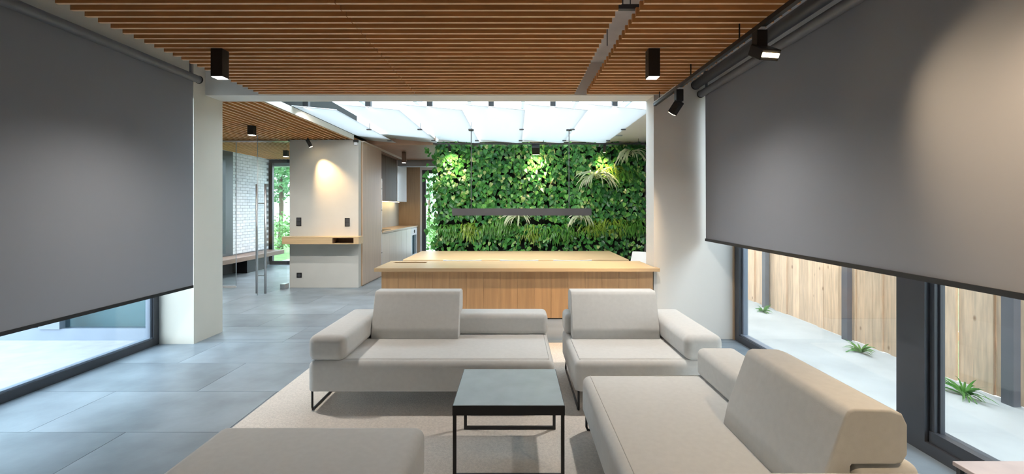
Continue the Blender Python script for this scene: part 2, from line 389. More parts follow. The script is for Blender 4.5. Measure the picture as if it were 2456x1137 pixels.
# the cassette hangs behind the roller tube
t = thing('blind_cassette', 'dark tubular blind cassette mounted above the garden window blind', 'blind', (2.22, 3.2, 3.05))
B().tube([(2.205, 0.6, 3.105), (2.205, 5.78, 3.105)], 0.055, 20).build('tube', M['frame'], t, smooth=True)
B().tube([(2.205, 5.781, 3.105), (2.205, 5.80, 3.105)], 0.058, 20).build('end_cap', M['black'], t)
B().box((2.19, 2.9, 3.15), (2.22, 2.93, Z_C)).build('bracket', M['tube'], t)
B().box((2.19, 5.5, 3.15), (2.22, 5.53, Z_C)).build('bracket', M['tube'], t)

# ------------------------------------------------------------------ windows of the lounge
w1 = struct('window_1', B().box((-4.29, 2.0, 0), (-4.20, 5.61, 0.08)).box((-4.29, 5.53, 0.08), (-4.20, 5.61, 2.95)).box((-4.29, 2.0, 0.08), (-4.20, 2.08, 2.95)).box((-4.29, 2.0, 2.87), (-4.20, 5.61, 2.95)), M['frame'], 'anthracite framed floor to ceiling terrace window under the dark blind')
B().box((-4.255, 2.08, 0.08), (-4.245, 5.53, 2.87)).build('pane', M['glass'], w1)
B().box((-4.275, 2.08, 0.08), (-4.215, 5.53, 0.10)).build('glazing_bead', M['frame_blue'], w1)
B().box((-4.275, 5.50, 0.10), (-4.225, 5.53, 2.87)).build('glazing_bead', M['frame_blue'], w1)
w2 = struct('window_2', B().box((2.68, 1.3, 0), (2.78, 5.79, 0.075)).box((2.68, 5.69, 0.075), (2.78, 5.79, 2.95)).box((2.68, 1.3, 2.87), (2.78, 5.79, 2.95)).box((2.68, 1.3, 0.075), (2.78, 1.4, 2.87)).box((2.68, 3.11, 0.075), (2.78, 3.34, 2.87)), M['frame'], 'anthracite framed garden window beside the sofa with wide mullion')
B().box((2.73, 3.34, 0.075), (2.74, 5.69, 2.87)).build('pane', M['glass'], w2)
B().box((2.70, 3.34, 0.075), (2.775, 5.69, 0.095)).build('glazing_bead', M['frame_blue'], w2)
B().box((2.72, 5.66, 0.095), (2.775, 5.69, 2.87)).build('glazing_bead', M['frame_blue'], w2)
sash = B().box((2.70, 1.45, 0.076), (2.79, 3.10, 0.15)).box((2.71, 3.07, 0.15), (2.775, 3.105, 2.87)).box((2.70, 1.45, 2.79), (2.79, 3.02, 2.87)).box((2.70, 1.45, 0.15), (2.79, 1.53, 2.79)).build('sliding_sash', M['frame'], w2)
B().box((2.745, 1.53, 0.15), (2.755, 3.07, 2.79)).build('pane', M['glass'], sash)
B().box((2.735, 3.055, 0.15), (2.765, 3.07, 2.79)).build('gasket', M['frame'], sash)
struct('wall_back_left', B().box((-4.35, -1.6, 0), (-4.0, 1.995, 2.9)), M['plaster'], 'unseen white wall end added to shorten the terrace window and cut its light', cat='wall')  # out of view, added to keep window light off the seat fronts
struct('wall_back_right', B().box((2.6, -1.6, 0), (2.95, 1.295, 2.9)), M['plaster'], 'unseen white wall end added to shorten the garden window and cut its light', cat='wall')  # likewise unseen, closes part of the window to dim the seat fronts

# ------------------------------------------------------------------ rear part: dining, hallway, kitchen shells
Z_K, Z_D = 2.99, 3.07
struct('wall_dining_right', box((2.92, Y_B, 0), (3.0, 10.95, 3.6)), M['plaster'], 'white plaster side wall of the dining area', cat='wall')
struct('wall_dining_return', B().box((2.78, Y_P, 0), (2.80, Y_B, 3.6)).box((2.78, Y_B, 0), (2.92, Y_B + 0.03, 3.6)), M['plaster'], 'white plaster return wall behind the garden window', cat='wall')
struct('wall_rear', box((-1.75, 10.76, 0), (2.92, 10.95, 3.6)), M['plaster'], 'white wall carrying the planted living wall')
struct('wall_kitchen_right', box((-1.75, 10.95, 0), (-1.6, 15.3, 3.6)), M['plaster'], 'white side wall of the kitchen behind the living wall', cat='wall')
struct('ceiling_dining', B().box((1.97, Y_B, Z_D), (2.92, 10.76, 3.5)).box((-1.75, 10.5, Z_D), (1.97, 10.76, 3.5)), M['plaster'], 'white plaster ceiling strip around the glass roof', cat='ceiling')
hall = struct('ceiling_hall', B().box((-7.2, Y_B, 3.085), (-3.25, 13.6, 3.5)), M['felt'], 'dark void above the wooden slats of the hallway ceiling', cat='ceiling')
B().box((-3.27, Y_B + 0.01, Z_K), (-3.25, 9.6, 3.085)).build('fascia', M['cream'], hall)
hx0, hx1 = -7.0, -3.30
segs = [(6.20, 8.28), (8.295, 9.56), (9.64, 13.5)]
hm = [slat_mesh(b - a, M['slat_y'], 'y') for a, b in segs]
x = hx1; k = 0
while x > hx0 and k < 34:
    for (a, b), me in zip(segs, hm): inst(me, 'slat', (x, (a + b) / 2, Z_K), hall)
    x -= 0.110; k += 1
struct('ceiling_kitchen', box((-3.9, 10.42, Z_K), (-1.75, 15.3, 3.5)), M['soffit_wood'], 'brown panelled ceiling over the kitchen niche', cat='ceiling')
struct('wall_grey', box((-4.55, 9.6, 0), (-3.16, 9.76, Z_K)), M['grey_plaster'], 'grey plaster wall with floating wooden shelf and warm light cone', cat='wall')
struct('wall_grey_side', box((-4.55, 9.76, 0), (-4.40, 13.5, Z_K)), M['grey_plaster'], 'grey plaster side wall of the entrance lobby', cat='wall')
struct('wall_kitchen_left', box((-3.90, 9.76, 0), (-3.74, 15.3, Z_K)), M['grey_plaster'], 'grey splashback wall of the kitchen niche', cat='wall')
struct('wall_kitchen_end', box((-3.74, 15.3, 0), (-3.06, 15.45, Z_K)), M['oak_tan'], 'tan wood panelled end wall of the kitchen', cat='wall')
struct('wall_roof_upstand', B().box((-3.25, 9.77, 3.13), (-1.75, 10.40, 3.5)), M['plaster'], 'white upstand at the end of the glass roof', cat='wall')

# hallway lobby left wall with bricks and a dark glazed frame
struct('wall_hall_front', box((-7.2, Y_B - 0.02, 0), (-4.22, Y_B + 0.14, 3.5)), M['plaster'], 'white wall between hallway and terrace', cat='wall')
brickwall = struct('wall_brick', box((-7.25, 11.8, 0), (-7.02, 13.6, 3.08)), M['mortar'], 'white painted brick wall in the entrance lobby', cat='wall')
bl, bh = 0.205, 0.066
bmsh = boxmesh('brick', (0.022, bl, bh - 0.006), M['brick'], 0.003)
bhalf = boxmesh('brick', (0.022, bl / 2 - 0.005, bh - 0.006), M['brick'], 0.003)
nb = 0
for r in range(34):
    z = 0.46 + r * 0.0765
    yb = 11.8 + (0.0 if r % 2 == 0 else 0.1075)
    if r % 2: inst(bhalf, 'brick', (-7.012, 11.8 + 0.0515, z), brickwall, scale=(1, 1, 1.16)); nb += 1
    while yb + bl <= 13.55:
        inst(bmsh, 'brick', (-7.012 + R.uniform(-.002, .003), yb + bl / 2, z), brickwall, scale=(1, 1, 1.16)); yb += 0.215; nb += 1
struct('wall_hall_left', box((-7.25, Y_B, 0), (-7.02, 10.2, 3.08)), M['plaster'], 'white hallway wall beyond the glass door', cat='wall')
w3 = struct('window_3', B().box((-7.2, 10.2, 0), (-7.0, 10.5, 3.0)).box((-7.2, 11.5, 0), (-7.0, 11.8, 3.0)).box((-7.2, 10.5, 2.8), (-7.0, 11.5, 3.0)).box((-7.2, 10.5, 0), (-7.0, 11.5, 0.5)), M['frame'], 'dark framed side window left of the white brick wall')
B().box((-7.11, 10.5, 0.5), (-7.10, 11.5, 2.8)).build('pane', M['glass'], w3)
# lobby glazing to the garden
w4 = struct('window_4', B().box((-7.0, 13.55, 0), (-4.40, 13.65, 0.10)).box((-7.0, 13.55, 2.9), (-4.40, 13.65, Z_K)).box((-7.0, 13.55, 0.1), (-6.92, 13.65, 2.9)).box((-4.48, 13.55, 0.1), (-4.40, 13.65, 2.9)), M['frame'], 'dark framed lobby window looking out to trees and hedge')
mx = PX(651, 13.6)
B().box((mx - 0.05, 13.55, 0.1), (mx + 0.05, 13.65, 2.9)).build('mullion', M['frame'], w4)
B().box((-6.92, 13.60, 0.1), (mx - 0.05, 13.61, 2.9)).build('pane', M['glass'], w4)
B().box((mx + 0.05, 13.60, 0.1), (-4.48, 13.61, 2.9)).build('pane', M['glass'], w4)
struct('roof_eave', box((-9, 13.66, 2.82), (-1, 14.1, 3.3)), M['rafter'], 'grey roof eave outside the lobby window', cat='roof')
# kitchen garden door
d1 = struct('door_1', B().box((-3.06, 15.32, 0), (-3.00, 15.42, 2.95)).box((-2.10, 15.32, 0), (-1.75, 15.42, 2.95)).box((-3.0, 15.32, 2.84), (-2.1, 15.42, Z_K)).box((-3.0, 15.32, 0), (-2.1, 15.42, 0.06)), M['white'], 'glazed garden door at the end of the kitchen')
lf = B().box((-2.995, 15.33, 0.06), (-2.87, 15.40, 2.84)).box((-2.22, 15.33, 0.06), (-2.105, 15.40, 2.84)).box((-2.87, 15.33, 2.73), (-2.22, 15.40, 2.84)).box((-2.87, 15.33, 0.06), (-2.22, 15.40, 0.16)).build('door_leaf', M['frame'], d1)
B().box((-2.87, 15.36, 0.16), (-2.22, 15.37, 2.73)).build('pane', M['glass'], lf)

# ------------------------------------------------------------------ glass roof: rafters, panes, sails
NX, XL, XR, YN, YF = 6, -3.52, 1.97, 6.92, 10.50
pw = (XR - XL) / NX
roof = struct('roof_glazing', B().box((XL - 0.06, Y_B, 3.42), (XL, 10.6, 3.52)), M['rafter'], 'glass roof with grey rafters over the dining table', cat='glass roof')
for i in range(1, NX + 1):
    x = XL + pw * i
    B().box((x - 0.03, Y_B, 3.40), (x + 0.03, 10.6, 3.52)).build('rafter', M['rafter'], roof)
for i in range(NX):
    B().box((XL + pw * i + 0.03, Y_B, 3.50), (XL + pw * (i + 1) - 0.03, 10.6, 3.512)).build('pane', M['glass'], roof)
for i in range(NX):
    x0, x1 = XL + pw * i + 0.01, XL + pw * (i + 1) + 0.01
    sl = thing('ceiling_sail', '%s translucent white sail panel under the glass roof, counted from the hallway' % ('first', 'second', 'third', 'fourth', 'fifth', 'sixth')[i], 'sail panel', ((x0 + x1) / 2, (YN + YF) / 2, 3.03), 0, 'translucent sail panels under the glass roof')
    b = B(); n = 6
    for dz in (0.004,):
        b.quadstrip([[(x0 + (x1 - x0) * f, yy, 3.115 - 0.085 * f + dz) for f in (0, .33, .66, 1)] for yy in [YN + (YF - YN) * j / n for j in range(n + 1)]])
    b.build('cloth', M['sail'], sl)
    B().tube([(x0, YN, 3.119), (x1, YN, 3.034)], 0.008, 6).build('edge_rod', M['white'], sl)
    B().tube([(x0, YF, 3.119), (x1, YF, 3.034)], 0.008, 6).build('edge_rod', M['white'], sl)
    for yy in (8.55, 9.95):
        B().box((x1 - 0.07, yy - 0.02, 3.010), (x1 + 0.01, yy + 0.02, 3.028)).build('clip', M['frame'], sl)
    B().tube([(x1 - 0.02, 8.55, 3.03), (x1 - 0.02, 8.55, 3.40)], 0.005, 6).build('hanger_wire', M['frame'], sl)
for i, px in enumerate((735, 884, 1031, 1178, 1326, 1474)):
    box_light(PX(px, 7.0), 7.0, 3.42, 0.335, '%s small black box light from the hallway, under the glass roof edge' % ('first', 'second', 'third', 'fourth', 'fifth', 'sixth')[i], w=0.08, group='black box lights under the glass roof', energy=105, ang=135, target=(PX(px, 7.0), 9.2, 0))
tag(B().box((1.975, 9.5, Z_D - 0.012), (2.15, 9.6, Z_D)).build('ceiling_vent', M['rafter']), 'small grey slot vent in the plaster ceiling beside the glass roof', 'vent')

# ------------------------------------------------------------------ hallway fittings
box_light(PX(604, 8.0), 8.0, Z_K, 0.16, 'short black box downlight in the hallway ceiling near the glass door', w=0.10, energy=110)
box_light(PX(686, 11.4), 11.4, Z_K, 0.15, 'short black box downlight in the lobby ceiling beyond the glass door', w=0.10, energy=150)
def spotlight(name, base, target, label, group, w=0.06, L=0.15, energy=E_WASH, col=WARM, ang=42, emat='lamp_warm', stem=0.06, cat='spotlight'):
    base = Vector(base); t = thing(name, label, cat, base, 0, group)
    B().tube([base, base - Vector((0, 0, stem))], 0.012, 8).build('stem', M['black'], t)
    piv = base - Vector((0, 0, stem)); d = (Vector(target) - piv).normalized()
    q = d.to_track_quat('Z', 'Y').to_matrix().to_4x4()
    b = box((-w / 2, -w / 2, -0.03), (w / 2, w / 2, L), 0.004, 1)
    b.bm.transform(Matrix.Translation(piv) @ q)
    b.build('head', M['black'], t)
    b = box((-w / 2 + 0.006, -w / 2 + 0.006, L), (w / 2 - 0.006, w / 2 - 0.006, L + 0.003))
    b.bm.transform(Matrix.Translation(piv) @ q); b.build('lens', M[emat], t)
    if energy: spot('spot_beam', piv + d * (L + 0.012), target, energy, col, ang, 1.0, t, 0.02)
    return t
spotlight('wall_spot', (PX(738, 9.34), 9.34, Z_K), (-3.60, 9.62, 1.85), 'black ceiling spot throwing a warm cone on the grey wall', None, w=0.065, L=0.13, energy=E_WASH, ang=62, col=(1.0, 0.64, 0.30))
t = thing('motion_sensor', 'small white and black motion sensor at the top corner of the grey wall', 'sensor', (PX(853, 9.55), 9.55, 2.88))
B().box((PX(853, 9.55) - 0.05, 9.55, 2.93), (PX(853, 9.55) + 0.05, 9.60, 2.985), 0.008).build('bracket', M['black'], t)
B().box((PX(853, 9.55) - 0.03, 9.53, 2.87), (PX(853, 9.55) + 0.03, 9.60, 2.93), 0.012, 3).build('body', M['white'], t)
for px, py, w, h, lb in ((717, 532, 0.10, 0.17, 'black double light switch near the glass door side of the grey wall'), (833, 533, 0.10, 0.17, 'black double light switch near the kitchen side of the grey wall'), (718, 660, 0.105, 0.10, 'black wall socket low on the grey wall under the shelf')):
    x, z = PX(px, 9.6), PZ(py, 9.6)
    t = thing('wall_switch' if h > 0.12 else 'wall_socket', lb, 'switch' if h > 0.12 else 'socket', (x, 9.6, z - h / 2))
    B().box((x - w / 2, 9.588, z - h / 2), (x + w / 2, 9.60, z + h / 2), 0.003, 1).build('plate', M['black'], t)
    if h > 0.12:
        B().box((x - w / 2 + .012, 9.582, z + 0.004), (x + w / 2 - .012, 9.588, z + h / 2 - .012)).build('rocker', M['frame'], t)
        B().box((x - w / 2 + .012, 9.582, z - h / 2 + .012), (x + w / 2 - .012, 9.588, z - 0.004)).build('rocker', M['frame'], t)
    else: B().tube([(x, 9.589, z), (x, 9.583, z)], 0.03, 16).build('insert', M['frame'], t)
# floating shelf with drawer and niche
ys = 9.32
x0, x1, za, zb = PX(676, ys), PX(860, ys), PZ(586, ys), PZ(568, ys)
xn0, xn1 = PX(797, ys), PX(847, ys)
t = thing('floating_shelf', 'floating oak shelf with drawer and open niche on the grey wall', 'shelf', ((x0 + x1) / 2, 9.45, za))
B().box((x0, ys, zb - 0.022), (x1, 9.6, zb), 0.002, 1).build('top_board', M['oak_top'], t)
B().box((x0, ys, za), (x1, 9.6, za + 0.018), 0.002, 1).build('bottom_board', M['oak_top'], t)
B().box((x0, ys, za + .018), (x0 + .018, 9.6, zb - .022)).build('side_board', M['oak_top'], t)
B().box((x1 - 0.10, ys, za + .018), (x1, 9.6, zb - .022)).build('side_board', M['oak_top'], t)
B().box((x0 + 0.02, ys + 0.004, za + 0.02), (xn0 - 0.004, ys + 0.024, zb - 0.024)).build('drawer_front', M['oak_top'], t)
B().box((xn0, ys + 0.01, za + .018), (xn0 + 0.012, 9.6, zb - .022)).build('divider', M['walnut'], t)
B().box((xn0 + .012, 9.55, za + .018), (x1 - 0.10, 9.6, zb - .022)).build('niche_back', M['walnut'], t)
# glass door standing open, fixed panel, header
pv, ed = Vector((-4.60, 9.58, 0)), Vector((-4.70, 8.68, 0))
dr = (ed - pv).normalized(); nr = Vector((dr.y, -dr.x, 0))
t = thing('glass_door', 'frameless glass door standing open with long steel pull handles', 'door', pv)
b = B(); b.prism([tuple((pv + nr * .005)[:2]), tuple((ed + nr * .005)[:2]), tuple((ed - nr * .005)[:2]), tuple((pv - nr * .005)[:2])], 'z', 0.012, 2.94); b.build('pane', M['glass'], t)
b = B(); b.prism([tuple((ed + nr * .006)[:2]), tuple((ed + dr * 0.004 + nr * .006)[:2]), tuple((ed + dr * 0.004 - nr * .006)[:2]), tuple((ed - nr * .006)[:2])], 'z', 0.012, 2.94); b.build('polished_edge', M['rafter'], t)
hc = ed - dr * 0.10
for s in (-1, 1):
    p = hc + nr * (0.085 * s)
    h = B().tube([(p.x, p.y, 0.03), (p.x, p.y, 2.05)], 0.021, 14).build('pull_handle', M['steel'], t, smooth=True)
    for z in (0.36, 1.69):
        q = hc + nr * (0.005 * s); B().tube([(q.x, q.y, z), (p.x, p.y, z)], 0.009, 8).build('standoff', M['steel'], h)
B().box((-4.66, 9.42, 0.0), (-4.56, 9.60, 0.10), 0.004, 1).build('floor_pivot', M['steel'], t)
t = thing('glass_panel', 'fixed glass side panel between cream pier and open glass door', 'glass panel', (-6.3, 9.6, 0))
B().box((-7.0, 9.595, 0.04), (-5.63, 9.605, 2.94)).build('pane', M['glass'], t)
B().box((-7.0, 9.58, 0.0), (-5.63, 9.62, 0.04)).build('floor_channel', M['white'], t)
B().box((-5.634, 9.592, 0.04), (-5.626, 9.608, 2.94)).build('polished_edge', M['rafter'], t)
tag(B().box((-7.0, 9.56, 2.945), (-4.56, 9.64, 2.985)).build('door_header_track', M['steel']), 'slim steel header track above the glass door', 'track')
# bench in the lobby
t = thing('lobby_bench', 'brown slab bench on a black base along the white brick wall', 'bench', (-6.75, 11.8, 0))
B().box((-7.0, 10.3, 0.33), (-6.50, 13.4, 0.44), 0.006, 1).build('seat_slab', M['bench'], t)
B().box((-6.98, 11.75, 0.0), (-6.62, 12.7, 0.33)).build('base', M['black'], t)
B().box((-6.98, 10.5, 0.0), (-6.70, 10.6, 0.33)).build('base', M['black'], t)

# ------------------------------------------------------------------ kitchen
XK = -3.13
t = thing('tall_cabinet', 'tall oak fridge cabinet with flush doors next to the grey wall', 'cabinet', (-3.43, 10.49, 0))
B().box((-3.73, 9.79, 0.0), (XK - 0.02, 11.2, 2.965)).build('body', M['oak_tan'], t)
dd = B().box((XK - 0.02, 9.79, 0.02), (XK, 11.15, 2.965), 0.001, 1).build('door', M['oak_grey'], t)
B().box((XK - 0.019, 11.155, 0.02), (XK + 0.004, 11.19, 2.30)).build('edge_profile', M['white'], t)
for z in (0.55, 1.06, 1.55, 2.05): B().box((XK - 0.016, 11.15, z), (XK + 0.007, 11.195, z + 0.02)).build('joint', M['frame'], t)
t = thing('ceiling_pelmet', 'pale pelmet strip along the kitchen ceiling edge', 'trim', (XK, 12.4, 2.965))
B().box((XK - 0.05, 9.79, 2.968), (XK + 0.03, 14.3, Z_K)).build('strip', M['oak_pale'], t)
yy = [11.2, 11.85, 12.5, 13.15, 13.75, 14.35]
ords = ('first', 'second', 'third', 'fourth', 'fifth')
for i in range(5):
    t = thing('base_cabinet', '%s pale oak base cabinet under the kitchen counter, counted from the tall cabinet' % ords[i], 'cabinet', (-3.4, (yy[i] + yy[i + 1]) / 2, 0), 0, 'base cabinets under the kitchen counter')
    B().box((-3.73, yy[i] + .002, 0.08), (XK - 0.02, yy[i + 1] - .002, 1.01)).build('body', M['oak_pale'], t)
    B().box((-3.70, yy[i] + .002, 0.0), (XK - 0.07, yy[i + 1] - .002, 0.08)).build('plinth', M['frame'], t)
    B().box((XK - 0.02, yy[i] + .004, 0.09), (XK, yy[i + 1] - .004, 0.99), 0.001, 1).build('door', M['oak_pale'], t)
t = thing('built_in_appliance', 'white built-in kitchen appliance with narrow glass window and round dial', 'appliance', (-3.4, 14.8, 0))
B().box((-3.73, 14.352, 0.0), (XK - 0.02, 15.28, 1.01)).build('body', M['white'], t)
B().box((XK - 0.02, 14.36, 0.09), (XK, 15.20, 0.99), 0.002, 1).build('front', M['white'], t)
B().box((XK, 14.50, 0.20), (XK + 0.008, 15.05, 0.78)).build('window', M['glass_tint'], t)
B().tube([(XK, 14.78, 0.89), (XK + 0.02, 14.78, 0.89)], 0.05, 14).build('dial', M['black'], t)
tag(B().box((-3.74, 11.2, 1.015), (XK + 0.02, 15.28, 1.055), 0.002, 1).build('kitchen_worktop', M['oak_tan']), 'thin light worktop along the kitchen wall', 'worktop')
tag(B().box((-3.60, 11.6, 1.056), (-3.2, 12.3, 1.064)).build('cooktop', M['black']), 'black glass cooktop set on the kitchen worktop', 'cooktop')
t = thing('wall_cabinet', 'dark wood wall cabinet above the kitchen worktop', 'cabinet', (-3.55, 12.4, 1.80))
B().box((-3.73, 11.2, 1.80), (-3.40, 13.6, 2.985)).build('body', M['walnut'], t)
B().box((-3.40, 11.21, 1.80), (-3.38, 12.4, 2.98)).build('door', M['walnut'], t)
B().box((-3.40, 12.41, 1.80), (-3.38, 13.59, 2.98)).build('door', M['walnut'], t)
t = thing('wall_cabinet', 'pale glossy wall cabinet beside the dark one above the worktop', 'cabinet', (-3.55, 14.2, 1.80))
B().box((-3.73, 13.61, 1.80), (-3.40, 14.8, 2.985)).build('body', M['white'], t)
B().box((-3.40, 13.62, 1.80), (-3.37, 14.79, 2.98), 0.003, 1).build('door', M['white'], t)
t = thing('led_strip', 'warm LED strip glowing under the kitchen wall cabinets', 'light', (-3.6, 13, 1.785))
B().box((-3.62, 11.25, 1.788), (-3.59, 14.75, 1.798)).build('strip', M['lamp_led'], t)
box_light(-2.73, 11.7, Z_K, 0.27, 'slim brown box downlight in the kitchen ceiling', w=0.09, energy=45, mat='walnut')

# ------------------------------------------------------------------ exterior
struct('ground_terrace', box((-16, -8, -0.12), (-4.295, 5.87, -0.03)), M['terrace'], 'pale concrete terrace outside the blind-covered window', cat='terrace')
struct('ground_path', box((2.785, -8, -0.12), (4.25, 12, -0.02)), M['terrace'], 'pale concrete path between garden window and wooden fence', cat='path')
struct('ground_lawn', B().box((-40, 15.46, -0.2), (20, 60, -0.06)).box((-40, 5.87, -0.2), (-7.3, 15.46, -0.06)).box((-7.3, 13.66, -0.2), (-3.9, 15.46, -0.06)), M['lawn'], 'green lawn beyond the lobby windows', cat='lawn')
struct('ground_outer', box((4.25, -8, -0.2), (20, 15.46, -0.06)), M['lawn'], 'grass behind the wooden fence', cat='lawn')
struct('ground_drive', box((-3.8, 15.46, -0.06), (3, 24, -0.05)), M['terrace'], 'pale paved yard outside the kitchen door', cat='yard')
# terrace facade opposite
fx = [(-5.80, -5.54)]
w5 = struct('window_5', B().box((-12, 5.80, -0.03), (-4.31, 5.92, 0.13)).box((-5.80, 5.78, 0.13), (-5.54, 5.92, 2.9)).box((-4.42, 5.80, 0.13), (-4.31, 5.92, 2.9)).box((-8.3, 5.80, 0.13), (-8.04, 5.92, 2.9)).box((-12, 5.80, 2.8), (-4.31, 5.92, 2.95)), M['frame_blue'], 'blue grey framed windows of the wing across the terrace')
for a, b_ in ((-5.54, -4.42), (-8.04, -5.80), (-12, -8.3)):
    B().box((a, 5.855, 0.13), (b_, 5.865, 2.8)).build('pane', M['glass_tint'], w5)
struct('wall_wing', box((-12, 5.93, 0), (-7.3, 6.4, 3.4)), M['plaster'], 'wall of the wing across the terrace', cat='wall')
# fence: each plank a part
fence = thing('plank_fence', 'tall fence of knotty larch planks with dark posts along the garden path', 'fence', (4.14, 5.5, 0))
y = 1.2; cache = []
for i in range(4):
    cache.append(boxmesh('plank', (0.028, 0.118 + 0.022 * i, 2.35), M['fence'], 0.003))
k = 0
while y < 11.5:
    i = R.randrange(4); w = 0.118 + 0.022 * i
    inst(cache[i], 'plank', (4.13 + R.choice((0, 0, 0.022)) + R.uniform(0, .004), y + w / 2, -0.01), fence); y += w + R.uniform(0.0008, 0.003); k += 1
for yy in (2.03, 3.92, 5.86, 7.76, 9.66):
    B().box((4.06, yy - 0.05, -0.02), (4.125, yy + 0.05, 2.4)).build('post', M['post'], fence)
for z in (0.35, 1.2, 2.05): B().box((4.19, 1.2, z), (4.23, 11.4, z + 0.08)).build('rail', M['fence'], fence)
def strips(b, org, n, L, w, droop, spread, up, mi=0, out=(-1, 0, 0), rnd=R, jit=(0, 0, 0)):
    """arching strap leaves / fronds from one crown"""
    org = Vector(org); out = Vector(out)
    for i in range(n):
        a = rnd.uniform(-spread, spread); l = L * rnd.uniform(0.65, 1.1)
        side = Vector((0, 0, 1)).cross(out).normalized()
        dr_ = droop * rnd.uniform(0.55, 1.5)
        d = (out * math.cos(a) * rnd.uniform(0.3, 1.0) + side * math.sin(a) * 1.1 + Vector((0, 0, rnd.uniform(up * 0.4, up)))).normalized()
        pts = []; p = org + Vector([rnd.uniform(-1, 1) * q for q in jit]); v = d.copy()
        for j in range(6):
            pts.append(p.copy()); p += v * (l / 5); v = (v + Vector((0, 0, -dr_))).normalized()
        rows_ = []
        for j, q in enumerate(pts):
            t_ = (pts[min(j + 1, 5)] - pts[max(j - 1, 0)]).normalized(); sd = t_.cross(Vector((0.2, -0.6, 0.7))).normalized()
            ww = w * (0.35, 0.9, 1.0, 0.8, 0.5, 0.06)[j] / 2
            rows_.append([q - sd * ww, q + sd * ww])
        b.quadstrip(rows_, mi)
for (px, py, L, lb) in ((1850, 727, 0.16, 'smallest fern at the fence foot, next to the far dark post'), (2090, 824, 0.20, 'green fern at the fence foot beside the wide window mullion'), (2345, 905, 0.26, 'largest fern at the fence foot, seen through the sliding sash')):
    Yf = 4.0 * F / (px - 1235); b = B()
    strips(b, (3.88, Yf, -0.02), 34, L, 0.022, 0.28, 3.0, 1.4)
    tag(b.build('fern', M['fern']), lb, 'fern', 'ferns along the fence')
# trees, hedge, rubble beyond the lobby
def foliage(b, cen, rad, n, s, rnd):
    for i in range(n):
        v = Vector((rnd.gauss(0, 1), rnd.gauss(0, 1), rnd.gauss(0, 1))).normalized() * (rnd.random() ** 0.4)
        p = Vector(cen) + Vector((v.x * rad[0], v.y * rad[1], v.z * rad[2]))
        e = Euler((rnd.uniform(0, 6), rnd.uniform(0, 6), rnd.uniform(0, 6))).to_matrix()
        q = [p + e @ (Vector(c) * s * rnd.uniform(.6, 1.2)) for c in ((0, -.5, 0), (.3, 0, .05), (0, .6, 0), (-.3, 0, .05))]
        b.bm.faces.new([b.bm.verts.new(c) for c in q])
for i, (px, yy, r, zc, lb) in enumerate(((672, 19.5, 1.7, 3.4, 'leafy garden tree seen through the lobby window beside the mullion'), (590, 24, 2.2, 3.6, 'leafy garden tree farther behind the white brick wall'), (1028, 34, 3.0, 3.4, 'pale distant tree seen through the kitchen door'))):
    x = PX(px, yy); t = thing('garden_tree', lb, 'tree', (x, yy, -0.06), 0, 'trees in the garden')
    b = B(); foliage(b, (x, yy, zc), (r, r, r * 0.95), 2600, 0.20, R); b.build('crown', M['tree'], t)
    B().tube([(x, yy, -0.06), (x + .05, yy, zc * .5), (x, yy, zc)], [.13, .10, .05], 8).build('trunk', M['bark'], t, smooth=True)
b = B()
for k in range(14): foliage(b, (-8.6 + k * 0.42, 17.6 + R.uniform(-.1, .1), 0.75), (0.35, 0.35, 0.75), 330, 0.12, R)
tag(b.build('hedge', M['hedge']), 'light green hedge in front of the garden tree', 'hedge')
b = B(); rr = []
for j in range(7):
    rr.append([(-6.9 + i * 0.16, 15.6 + j * 0.16, -0.06 + max(0, 0.36 * math.sin(math.pi * i / 14) * math.sin(math.pi * j / 6) + R.uniform(-.03, .05)) * (0 < i < 14 and 0 < j < 6)) for i in range(15)])
b.quadstrip(rr); b.bm.verts.ensure_lookup_table()
b2 = tag(b.build('rubble_mound', M['gravel']), 'heap of grey rubble soil in front of the hedge', 'mound')

# ------------------------------------------------------------------ living wall
lw = thing('living_wall', 'living wall densely planted with green climbing leaves behind the dining table', 'plant wall', (0.76, 10.7, 0))
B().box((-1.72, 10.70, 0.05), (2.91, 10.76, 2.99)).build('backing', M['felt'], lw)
def heart(s=1.0):
    return [(0, 0, 0), (0, .5, -.05), (0, 1.0, -.16), (-.26, -.12, .05), (-.42, .22, .08), (-.27, .62, .0), (.26, -.12, .05), (.42, .22, .08), (.27, .62, .0)]
HF = [(0, 1, 4, 3), (1, 2, 5, 4), (0, 6, 7, 1), (1, 7, 8, 2)]
def leaf_matrix(rnd, p, s):
    n = Vector((rnd.gauss(0, .45), -1, rnd.uniform(-.15, 1.0))).normalized()
    d = Vector((rnd.gauss(0, .75), rnd.uniform(-.3, .2), -1)).normalized()
    xax = d.cross(n).normalized(); d = n.cross(xax).normalized()
    m = Matrix((xax, d, n)).transposed().to_4x4()
    return Matrix.Translation(p) @ m @ Matrix.Scale(s, 4)
LR = random.Random(21)
leaves = []
for i in range(5600):
    X = LR.uniform(-1.80, 2.86); Z = LR.uniform(0.12, 3.05)
    dens = noise.noise(Vector((X * 1.3, Z * 1.6, 3.1)))
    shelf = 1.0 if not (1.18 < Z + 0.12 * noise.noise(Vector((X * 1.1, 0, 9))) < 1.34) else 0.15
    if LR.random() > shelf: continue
    if Z < 1.1 and LR.random() < 0.4: continue
    dep = 10.64 - 0.05 - 0.16 * (0.5 + 0.5 * noise.noise(Vector((X * 2.2, Z * 2.2, 0)))) - LR.uniform(0, 0.10)
    s = LR.uniform(0.07, 0.128) * (1.0 if Z > 1.2 else 0.9)
    if X < -1.7: dep = LR.uniform(10.45, 10.66)
    u = LR.random()
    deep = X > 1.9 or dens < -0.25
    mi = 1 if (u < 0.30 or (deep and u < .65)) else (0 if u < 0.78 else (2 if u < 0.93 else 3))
    leaves.append((dep, leaf_matrix(LR, Vector((X, dep, Z)), s), mi))
